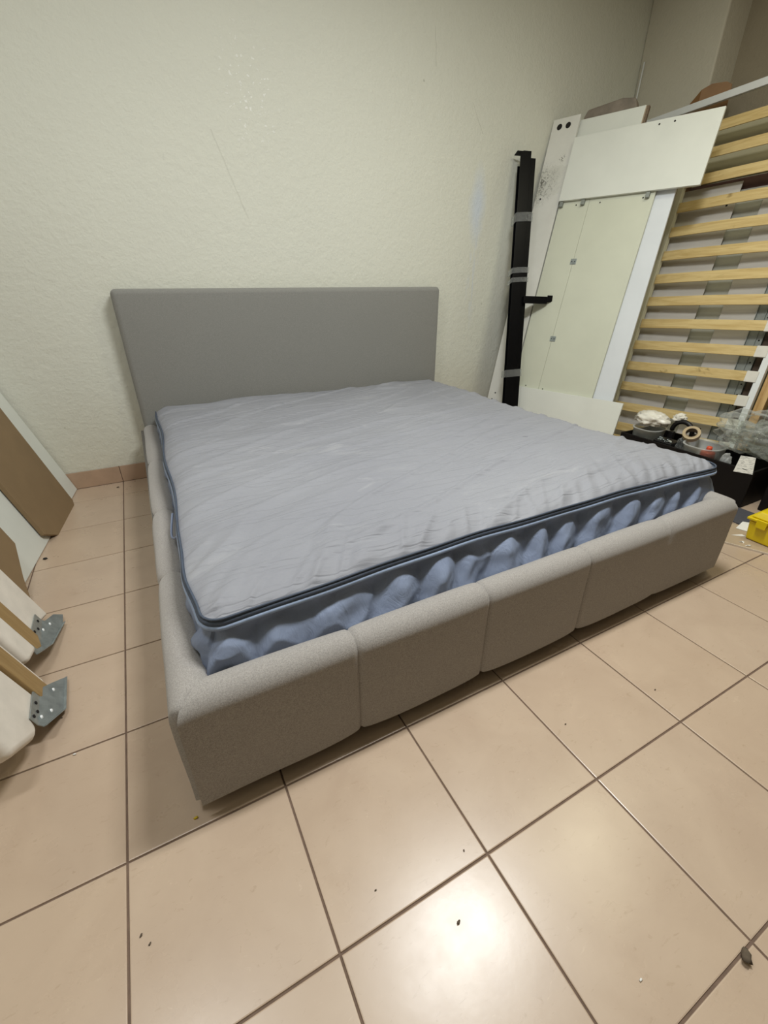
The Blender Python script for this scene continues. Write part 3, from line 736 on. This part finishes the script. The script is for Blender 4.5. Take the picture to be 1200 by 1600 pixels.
def blob(name, c, r, m, seed, amp, sub=4, par=None, sc=3.0, label=None, cat=None):
    bm = BM(); bmesh.ops.create_icosphere(bm, subdivisions=sub, radius=1)
    for v in bm.verts:
        p = v.co.normalized(); q = p * sc + Vector((seed, seed * 2, 0))
        k = 1 + amp * (abs(noise.noise(q)) * 2 - 0.6) + amp * 0.6 * noise.noise(q * 2.7) + amp * 0.35 * (abs(noise.noise(q * 5)) - .3)
        v.co = Vector((p.x * r[0] * k, p.y * r[1] * k, p.z * r[2] * k))
    zmin = min(v.co.z for v in bm.verts)
    for v in bm.verts: v.co.z -= zmin
    o = obj(name, bm, m, par, smooth=True, loc=c)
    if label: tag(o, label, cat)
    return o
ZC = 0.1255
# clear tub with white bag, black parts
def tub(c, r0, r1, h, m='tub', rz=0, n=40, sq=2.6, label='', cat='tub'):
    bm = BM()
    def ring(r, z, t): return [bm.verts.new((math.copysign(abs(math.cos(a)) ** (2 / sq), math.cos(a)) * (r[0] - t), math.copysign(abs(math.sin(a)) ** (2 / sq), math.sin(a)) * (r[1] - t), z)) for a in [2 * math.pi * i / n for i in range(n)]]
    rs = [ring(r0, 0, 0), ring(r1, h, 0), ring((r1[0] + .006, r1[1] + .006), h + 0.002, 0), ring((r1[0] + .006, r1[1] + .006), h + 0.007, 0), ring(r1, h + 0.007, 0.003), ring(r1, h, 0.003), ring(r0, 0.003, 0.003)]
    bm.faces.new(rs[0][::-1])
    for a, b in zip(rs, rs[1:]):
        for i in range(n): bm.faces.new((a[i], a[(i + 1) % n], b[(i + 1) % n], b[i]))
    bm.faces.new(rs[-1]); bmesh.ops.recalc_face_normals(bm, faces=bm.faces)
    o = obj('plastic_tub', bm, m, smooth=True, loc=c); o.rotation_euler = (0, 0, rz); return tag(o, label, cat)
tub((2.985, 0.945, ZC), (0.075, 0.075), (0.085, 0.082), 0.115, label='cloudy plastic tub farthest left in the crate, heaped with a white bag')
blob('plastic_bag', (2.985, 0.945, 0.250), (0.080, 0.105, 0.048), 'bag_white', 3, 0.26, sc=1.6, label='crumpled white plastic bag lying on the cloudy tub', cat='bag')
blob('plastic_bag', (3.07, 0.83, 0.290), (0.03, 0.04, 0.026), 'bag_white', 9, 0.35, sc=1.5, label='small twist of white plastic standing behind the black curved part', cat='bag')
hw = empty('hardware_tray', 'black tray of bright screws just under the white bag', 'tray', loc=(2.930, 0.800, ZC))
obj('tray', box(BM(), -0.03, 0.07, -0.055, 0.055, 0, 0.085), 'black_plastic', hw, bevel=0.006, seg=3)
random.seed(11)
for i in range(16):
    x, y = random.uniform(-0.024, 0.03), random.uniform(-0.045, 0.048)
    bm = BM(); a = random.uniform(0, 3.1); L = random.uniform(0.005, 0.011)
    tube(bm, [(x - L * math.cos(a), y - L * math.sin(a), 0.088), (x, y, 0.089), (x + L * math.cos(a), y + L * math.sin(a), 0.088)], 0.0028, 6); obj('screw', bm, 'galv', hw, smooth=True)
bm = BM(); lathe(bm, [(0.003, 0), (0.009, 0), (0.009, 0.002), (0.003, 0.002), (0.003, 0)], 18); w_ = obj('washer', bm, 'white_board', hw); w_.location = (-0.01, -0.035, 0.092)
# black curved fitting
fit = empty('curved_fitting', 'black curved plastic fitting with hooked end in the crate', 'fitting', loc=(3.050, 0.785, ZC))
bm = BM(); R0 = 0.060
pts = [(0.0, -R0 * math.cos(a), 0.125 + R0 * math.sin(a)) for a in [math.radians(x) for x in range(200, -6, -12)]]
pts = [(0.0, -p[1], p[2]) for p in pts]
tube(bm, pts, 0.013, 10); obj('arc', bm, 'black_plastic', fit, smooth=True)
bm = BM(); box(bm, -0.012, 0.012, -0.095, -0.050, 0.160, 0.172); box(bm, -0.012, 0.012, -0.10, -0.058, 0.122, 0.132); obj('hook', bm, 'black_plastic', fit, bevel=0.003)
obj('stem', box(BM(), -0.014, 0.014, 0.040, 0.072, 0.0, 0.115), 'black_plastic', fit, bevel=0.004)
blob('plastic_bag', (2.955, 0.722, ZC), (0.028, 0.022, 0.060), 'film_in', 5, 0.2, sc=1.5, label='small clear bag tucked under the black curved fitting', cat='bag')
# clear tub with rolls of tape and an orange lid
tub((2.985, 0.605, ZC), (0.085, 0.085), (0.100, 0.095), 0.105, label='clear tub holding a tape roll and orange object, nearest the film bundle')
tp = empty('tape_roll', 'tan roll of packing tape tilted on the rim of the clear tub', 'tape roll', loc=(2.985, 0.695, 0.272))
bm = BM(); lathe(bm, [(0.030, -0.016), (0.045, -0.016), (0.045, 0.016), (0.030, 0.016), (0.030, -0.016)], 40); o = obj('tape', bm, 'tape_tan', tp, bevel=0.001)
bm = BM(); lathe(bm, [(0.0275, -0.0165), (0.030, -0.0165), (0.030, 0.0165), (0.0275, 0.0165), (0.0275, -0.0165)], 40); obj('core', bm, 'edge_brown', tp)
tp.rotation_euler = (math.radians(12), math.radians(-42), 0)
oc = empty('orange_cap', 'orange plastic cap inside the clear tub', 'cap', loc=(2.955, 0.565, ZC + 0.0035))
obj('body', lathe(BM(), [(0.0005, 0), (0.034, 0), (0.036, 0.01), (0.036, 0.078), (0.033, 0.084), (0.0005, 0.086)], 28), 'orange', oc, smooth=True)
obj('knob', lathe(BM(), [(0.0005, 0.084), (0.014, 0.084), (0.014, 0.108), (0.012, 0.112), (0.0005, 0.113)], 18), 'orange', oc, smooth=True)
blob('foil_scrap', (2.925, 0.455, ZC), (0.026, 0.028, 0.055), 'tub', 2, 0.22, sc=1.5, label='small crumpled grey-green wrapper behind the mattress corner', cat='wrapper')
# film bundle
fbn = blob('film_bundle', (3.065, 0.375, 0.207), (0.150, 0.240, 0.118), 'film', 21, 0.30, 5, sc=1.3, label='big crumpled bundle of clear plastic film on the crate', cat='plastic film')
blob('inner_folds', (0, 0, 0.015), (0.115, 0.19, 0.085), 'film_in', 33, 0.42, 5, par=fbn, sc=1.7)
blob('inner_folds', (0.01, -0.01, 0.03), (0.08, 0.13, 0.065), 'film_in', 41, 0.5, 4, par=fbn, sc=1.9)
# hanging label
lb = obj('paper_label', BM() , 'label')
bm = BM()
def flab(s, t): return (0.004 * math.sin(s * 3), -(s - 0.5) * (0.085 - 0.02 * t), t * 0.085 - 0.0)
gridmesh(bm, 8, 8, flab); bm.to_mesh(lb.data); bm.free()
sol = lb.modifiers.new('th', 'SOLIDIFY'); sol.thickness = 0.0006
lb.location = (2.862, 0.335, 0.185); lb.rotation_euler = (math.radians(-8), math.radians(14), 0)
tag(lb, 'creased white printed label hanging over the crate rim', 'label')

# ---------------------------------------------------------------- yellow case
yc = empty('tool_case', 'yellow plastic case with a latch standing on the floor at the right', 'case', loc=(2.520, 0.118, 0.009)); yc.scale = (1, 1, 1.12)
bm = prism(BM(), [(0.006, -0.29), (0.27, -0.29), (0.27, -0.004), (0.006, -0.004)], 0, 0.088)
for v in bm.verts:
    if v.co.z < 0.01: v.co.x = 0.018 + (v.co.x - 0.006) * 0.92; v.co.y = -0.012 + (v.co.y + 0.004) * 0.95
obj('case_body', bm, 'yellow', yc, bevel=0.008, seg=3)
obj('rim', box(BM(), -0.004, 0.278, -0.300, 0.004, 0.0885, 0.100), 'yellow', yc, bevel=0.004, seg=3)
bm = prism(BM(), [(0.004, -0.292), (0.27, -0.292), (0.27, -0.004), (0.004, -0.004)], 0.1005, 0.128)
for v in bm.verts:
    if v.co.z > 0.11: v.co.x = 0.026 + (v.co.x - 0.004) * 0.84; v.co.y = -0.026 + (v.co.y + 0.004) * 0.86
lid = obj('lid', bm, 'yellow', yc, bevel=0.007, seg=3)
obj('raised_panel', box(BM(), 0.05, 0.22, -0.24, -0.055, 0.1285, 0.134), 'yellow', lid, bevel=0.003)
obj('latch', box(BM(), -0.012, -0.004, -0.078, -0.038, 0.070, 0.104), 'yellow', yc, bevel=0.002)

# floor board, mat, scraps by the case
bv = Vector((0.41, -0.912, 0)); FBd = frame((2.325, 0.345, 0.0005), bv, (0.912, 0.41, 0))
fbp = tag(obj('floor_board', box(BM(), 0, 1.0, 0.004, 0.235, 0, 0.007), 'beige_board', matrix=FBd), 'thin beige board lying on the tiles under the yellow case', 'board')
obj('edge_band', box(BM(), 0, 1.0, 0, 0.0038, 0, 0.0072), 'pale_edge', fbp)
obj('edge_band', box(BM(), 0, 1.0, 0.2352, 0.239, 0, 0.0065), 'black_plastic', fbp)
tag(obj('floor_mat', box(BM(), 0, 0.19, -0.42, 0.14, 0, 0.006), 'mat_grey', loc=(2.672, 0.15, 0.0005), bevel=0.002), 'dark grey mat between the crate and the beige board', 'mat')
tag(obj('paper_sheet', prism(BM(), [(0, 0), (0.03, -0.10), (0.16, -0.06), (0.10, 0.02)], 0, 0.0012), 'paper', loc=(2.600, 0.175, 0.009)), 'white paper sheet sticking out behind the yellow case', 'paper')
tag(obj('paper_scrap', prism(BM(), [(0, 0), (0.05, -0.02), (0.05, -0.045), (0.015, -0.015)], 0, 0.0012), 'paper', loc=(2.512, 0.150, 0.008)), 'small pointed paper scrap left of the yellow case', 'paper')
bm = BM(); gridmesh(bm, 8, 4, lambda s, t: (0.012 * math.sin(s * 7) + t * 0.012, -s * 0.045, 0.006 + 0.005 * math.sin(s * 9)))
o = tag(obj('paper_curl', bm, 'paper', smooth=True, loc=(2.475, 0.100, 0.0015)), 'curled white paper strip at the front corner of the yellow case', 'paper'); o.modifiers.new('t', 'SOLIDIFY').thickness = 0.001

# ---------------------------------------------------------------- left side: boards leaning to the left
UL, VL = (-0.118, -0.993, 0.0), (-0.2801, 0.0333, 0.9594)
FLm = frame((-0.233, 2.19, 0.0), UL, VL)      # local z points to the left and down: room side is negative z
sgn = 1 if (FLm.to_3x3() @ Vector((0, 0, 1))).x > 0 else -1
def leanL(name, pts, d, th, m, label, cat, F=FLm, bevel=0.0012):
    z0, z1 = (d - th) * sgn, d * sgn
    return tag(obj(name, prism(BM(), pts, min(z0, z1), max(z0, z1)), m, matrix=F, bevel=bevel), label, cat)
leanL('board', [(0.0, 0.004), (1.15, 0.004), (1.15, 1.9), (0.075, 1.9)], 0.0, 0.018, 'white_board', 'wide white board leaning left beside the skirting, behind two brown panels', 'board')
leanL('mdf_panel', [(0.215, -0.006), (0.225, -0.012), (0.545, -0.012), (0.640, 0.05), (0.640, 1.5), (0.193, 1.5), (0.193, 0.012)], 0.024, 0.018, 'mdf', 'brown fibreboard panel with cut corner leaning nearer the wall', 'panel')
leanL('mdf_panel', [(0.925, 0.160), (1.035, 0.066), (1.098, -0.004), (1.36, -0.004), (1.36, 1.3), (0.925, 1.3)], 0.062, 0.018, 'mdf', 'brown fibreboard panel with cut corner leaning nearer the wrapped rails', 'panel')
# wrapped bed rails
UI, VI = (0.0930, -0.9957, 0.0), (-0.2752, -0.0257, 0.9611)
FI0 = frame((-0.222, 0.953, 0.0), UI, VI)
sg = 1 if (FI0.to_3x3() @ Vector((0, 0, 1))).x > 0 else -1
def wrapped(name, w0, parts, label):
    root = empty(name, label, 'bed rail', matrix=FI0 @ Matrix.Translation((w0, 0, 0)), group=None)
    def pr(pts, d0, d1): 
        a, b = sorted((d0 * sg, d1 * sg)); return prism(BM(), pts, a, b)
    for nm, pts, d0, d1, m, bev in parts:
        bm = pr(pts, d0, d1)
        if m == 'foam':
            bmesh.ops.triangulate(bm, faces=[f for f in bm.faces if len(f.verts) > 4]); 
        o = obj(nm, bm, m, root, bevel=bev, seg=3 if m == 'foam' else 2)
    return root
H = 1.25
def bracket(root, w0, w1, hts, d):
    # folded steel hook plate: face, side flange, bottom lip
    a = obj('bracket', prism(BM(), hts, *sorted((d * sg, (d + 0.0025) * sg))), 'galv', root, bevel=0.0006)
    return a
r1 = wrapped('wrapped_rail', 0.0, [
    ('foam_wrap', [(0.005, 0.030), (0.175, 0.100), (0.19, H), (0.005, H)], -0.045, 0.0, 'foam', 0.008),
    ('foam_roll', [(0.262, 0.085), (0.345, 0.108), (0.345, H), (0.262, H)], -0.055, 0.012, 'foam', 0.016),
    ('batten', [(0.188, 0.082), (0.226, 0.062), (0.258, 0.082), (0.258, H), (0.188, H)], -0.03, 0.006, 'batten', 0.003)],
    'foam wrapped bed rail with wooden batten leaning left, the one nearer the wall')
r2 = wrapped('wrapped_rail', 0.36, [
    ('foam_wrap', [(0.004, 0.048), (0.022, 0.034), (0.022, H), (0.004, H)], -0.03, 0.004, 'foam', 0.006),
    ('foam_roll', [(0.092, 0.088), (0.165, 0.088), (0.190, 0.056), (0.228, 0.060), (0.318, 0.124), (0.318, H), (0.092, H)], -0.05, 0.002, 'foam', 0.018),
    ('batten', [(0.024, 0.030), (0.062, 0.034), (0.088, 0.052), (0.088, H), (0.024, H)], -0.03, 0.010, 'batten', 0.003)],
    'foam wrapped bed rail with wooden batten leaning left, the one nearer the viewer')
def hook(root, dd, outline, hy, holes_, rivets, lips):
    # steel end plate folded along a horizontal crease: upper leaf flat on the rail, lower leaf kicking out to the room
    bm = BM(); top = [bm.verts.new((x, y, (dd + max(0.0, hy - y) * 0.45) * sg)) for x, y in outline]
    bm.faces.new(top)
    bmesh.ops.bisect_plane(bm, geom=bm.verts[:] + bm.edges[:] + bm.faces[:], plane_co=(0, hy, 0), plane_no=(0, 1, 0))
    for v in bm.verts: v.co.z = (dd + max(0.0, hy - v.co.y) * 0.45) * sg
    pl_ = obj('bracket', bm, 'galv', root); so = pl_.modifiers.new('solid', 'SOLIDIFY'); so.thickness = 0.0022; so.offset = 0
    for x, y in holes_:
        o = obj('screw_hole', disc(BM(), 0, 0, 0, 0.0046, 12), 'hole', pl_); o.location = (x, y, (dd + 0.0012 + max(0.0, hy - y) * 0.45) * sg)
    for x, y in rivets:
        o = obj('rivet', lathe(BM(), [(0.0056, 0), (0.0045, 0.0025), (0.0005, 0.0035)], 12), 'white_metal', pl_, smooth=True); o.location = (x, y, (dd + 0.0012 + max(0.0, hy - y) * 0.45) * sg)
        if sg < 0: o.rotation_euler = (math.pi, 0, 0)
    for (x0, y0), (x1, y1) in lips:      # folded-up edges
        bm = BM(); z0, z1 = (dd + max(0.0, hy - y0) * 0.45) * sg, (dd + max(0.0, hy - y1) * 0.45) * sg
        a = [bm.verts.new(p) for p in ((x0, y0, z0), (x1, y1, z1), (x1, y1, z1 + 0.008 * sg), (x0, y0, z0 + 0.008 * sg))]; bm.faces.new(a)
        o = obj('lip', bm, 'galv', pl_); o.modifiers.new('solid', 'SOLIDIFY').thickness = 0.0018
hook(r1, 0.004, [(0.090, 0.100), (0.086, 0.058), (0.030, 0.034), (0.010, 0.004), (0.058, 0.004), (0.205, 0.040), (0.281, 0.082), (0.280, 0.104), (0.19, 0.110)], 0.066,
     [(0.115, 0.086), (0.155, 0.083), (0.185, 0.097)], [(0.140, 0.062), (0.095, 0.044)], [((0.058, 0.004), (0.205, 0.040)), ((0.205, 0.040), (0.281, 0.082))])
hook(r2, 0.006, [(0.023, 0.036), (-0.014, 0.003), (0.120, 0.007), (0.193, 0.052), (0.189, 0.094), (0.091, 0.091)], 0.064,
     [(0.124, 0.078), (0.150, 0.070), (0.175, 0.082)], [(0.163, 0.058), (0.133, 0.036), (0.050, 0.032)], [((-0.014, 0.003), (0.120, 0.007)), ((0.120, 0.007), (0.193, 0.052))])

# ---------------------------------------------------------------- litter on the floor
def bit(name, x, y, r, m, label, cat, seed, rz=0.0, fl_=0.5):
    o = blob(name, (x, y, 0.0002), (r, r * 0.6, r * fl_), m, seed, 0.4, 2, label=label, cat=cat); o.rotation_euler = (0, 0, rz); return o
bit('crumb', 0.137, 0.024, 0.005, 'crumb', 'yellow crumb on the floor near the front left bed corner', 'crumb', 1)
bit('dirt_clump', 0.965, -0.672, 0.014, 'grime', 'brown clump of dirt on the joint at bottom right', 'dirt', 2, 0.6)
bit('dirt_speck', 0.546, -0.396, 0.0045, 'grime', 'small brown speck on the tile in front of the bed foot', 'dirt', 3, 0.2)
bit('dirt_speck', -0.028, 2.115, 0.007, 'grime', 'dark speck on the floor close to the back skirting', 'dirt', 4)
bit('dirt_speck', -0.300, 1.42, 0.009, 'black_plastic', 'black crumb at the foot of the wide white leaning board', 'dirt', 5)
bit('dirt_speck', -0.155, 0.035 + 0.43, 0.003, 'grime', 'tiny dark speck right of the near bracket', 'dirt', 6)
bit('paper_bit', 0.776, -0.604, 0.0035, 'paper', 'tiny white paper bit on the tile near bottom right', 'paper', 7)
bit('paper_bit', -0.115, 0.325, 0.004, 'paper', 'tiny white bit on the joint by the near wrapped rail', 'paper', 8)
bit('dirt_speck', 0.431, -0.280, 0.0025, 'grime', 'tiny black speck on the tile below the first footboard seam', 'dirt', 9)
bit('dirt_speck', 0.626, -0.306, 0.0025, 'grime', 'tiny thin speck near the centre of the floor beside a joint', 'dirt', 10, 1.2)
bit('dirt_speck', 1.050, -0.193, 0.0028, 'grime', 'tiny dark speck on the tile below the third footboard seam', 'dirt', 12)
bit('dirt_speck', 1.371, -0.235, 0.0032, 'grime', 'tiny dark speck on the tile near the right side of the bed', 'dirt', 13)
bit('dirt_speck', 0.021, -0.140, 0.0035, 'grime', 'thin dark splinter on the bottom left tile, the upper of two', 'dirt', 14, 0.9, 0.3)
bit('dirt_speck', 0.035, -0.160, 0.0030, 'grime', 'thin dark splinter on the bottom left tile, the lower of two', 'dirt', 15, 0.9, 0.3)
bpy.context.view_layer.update()
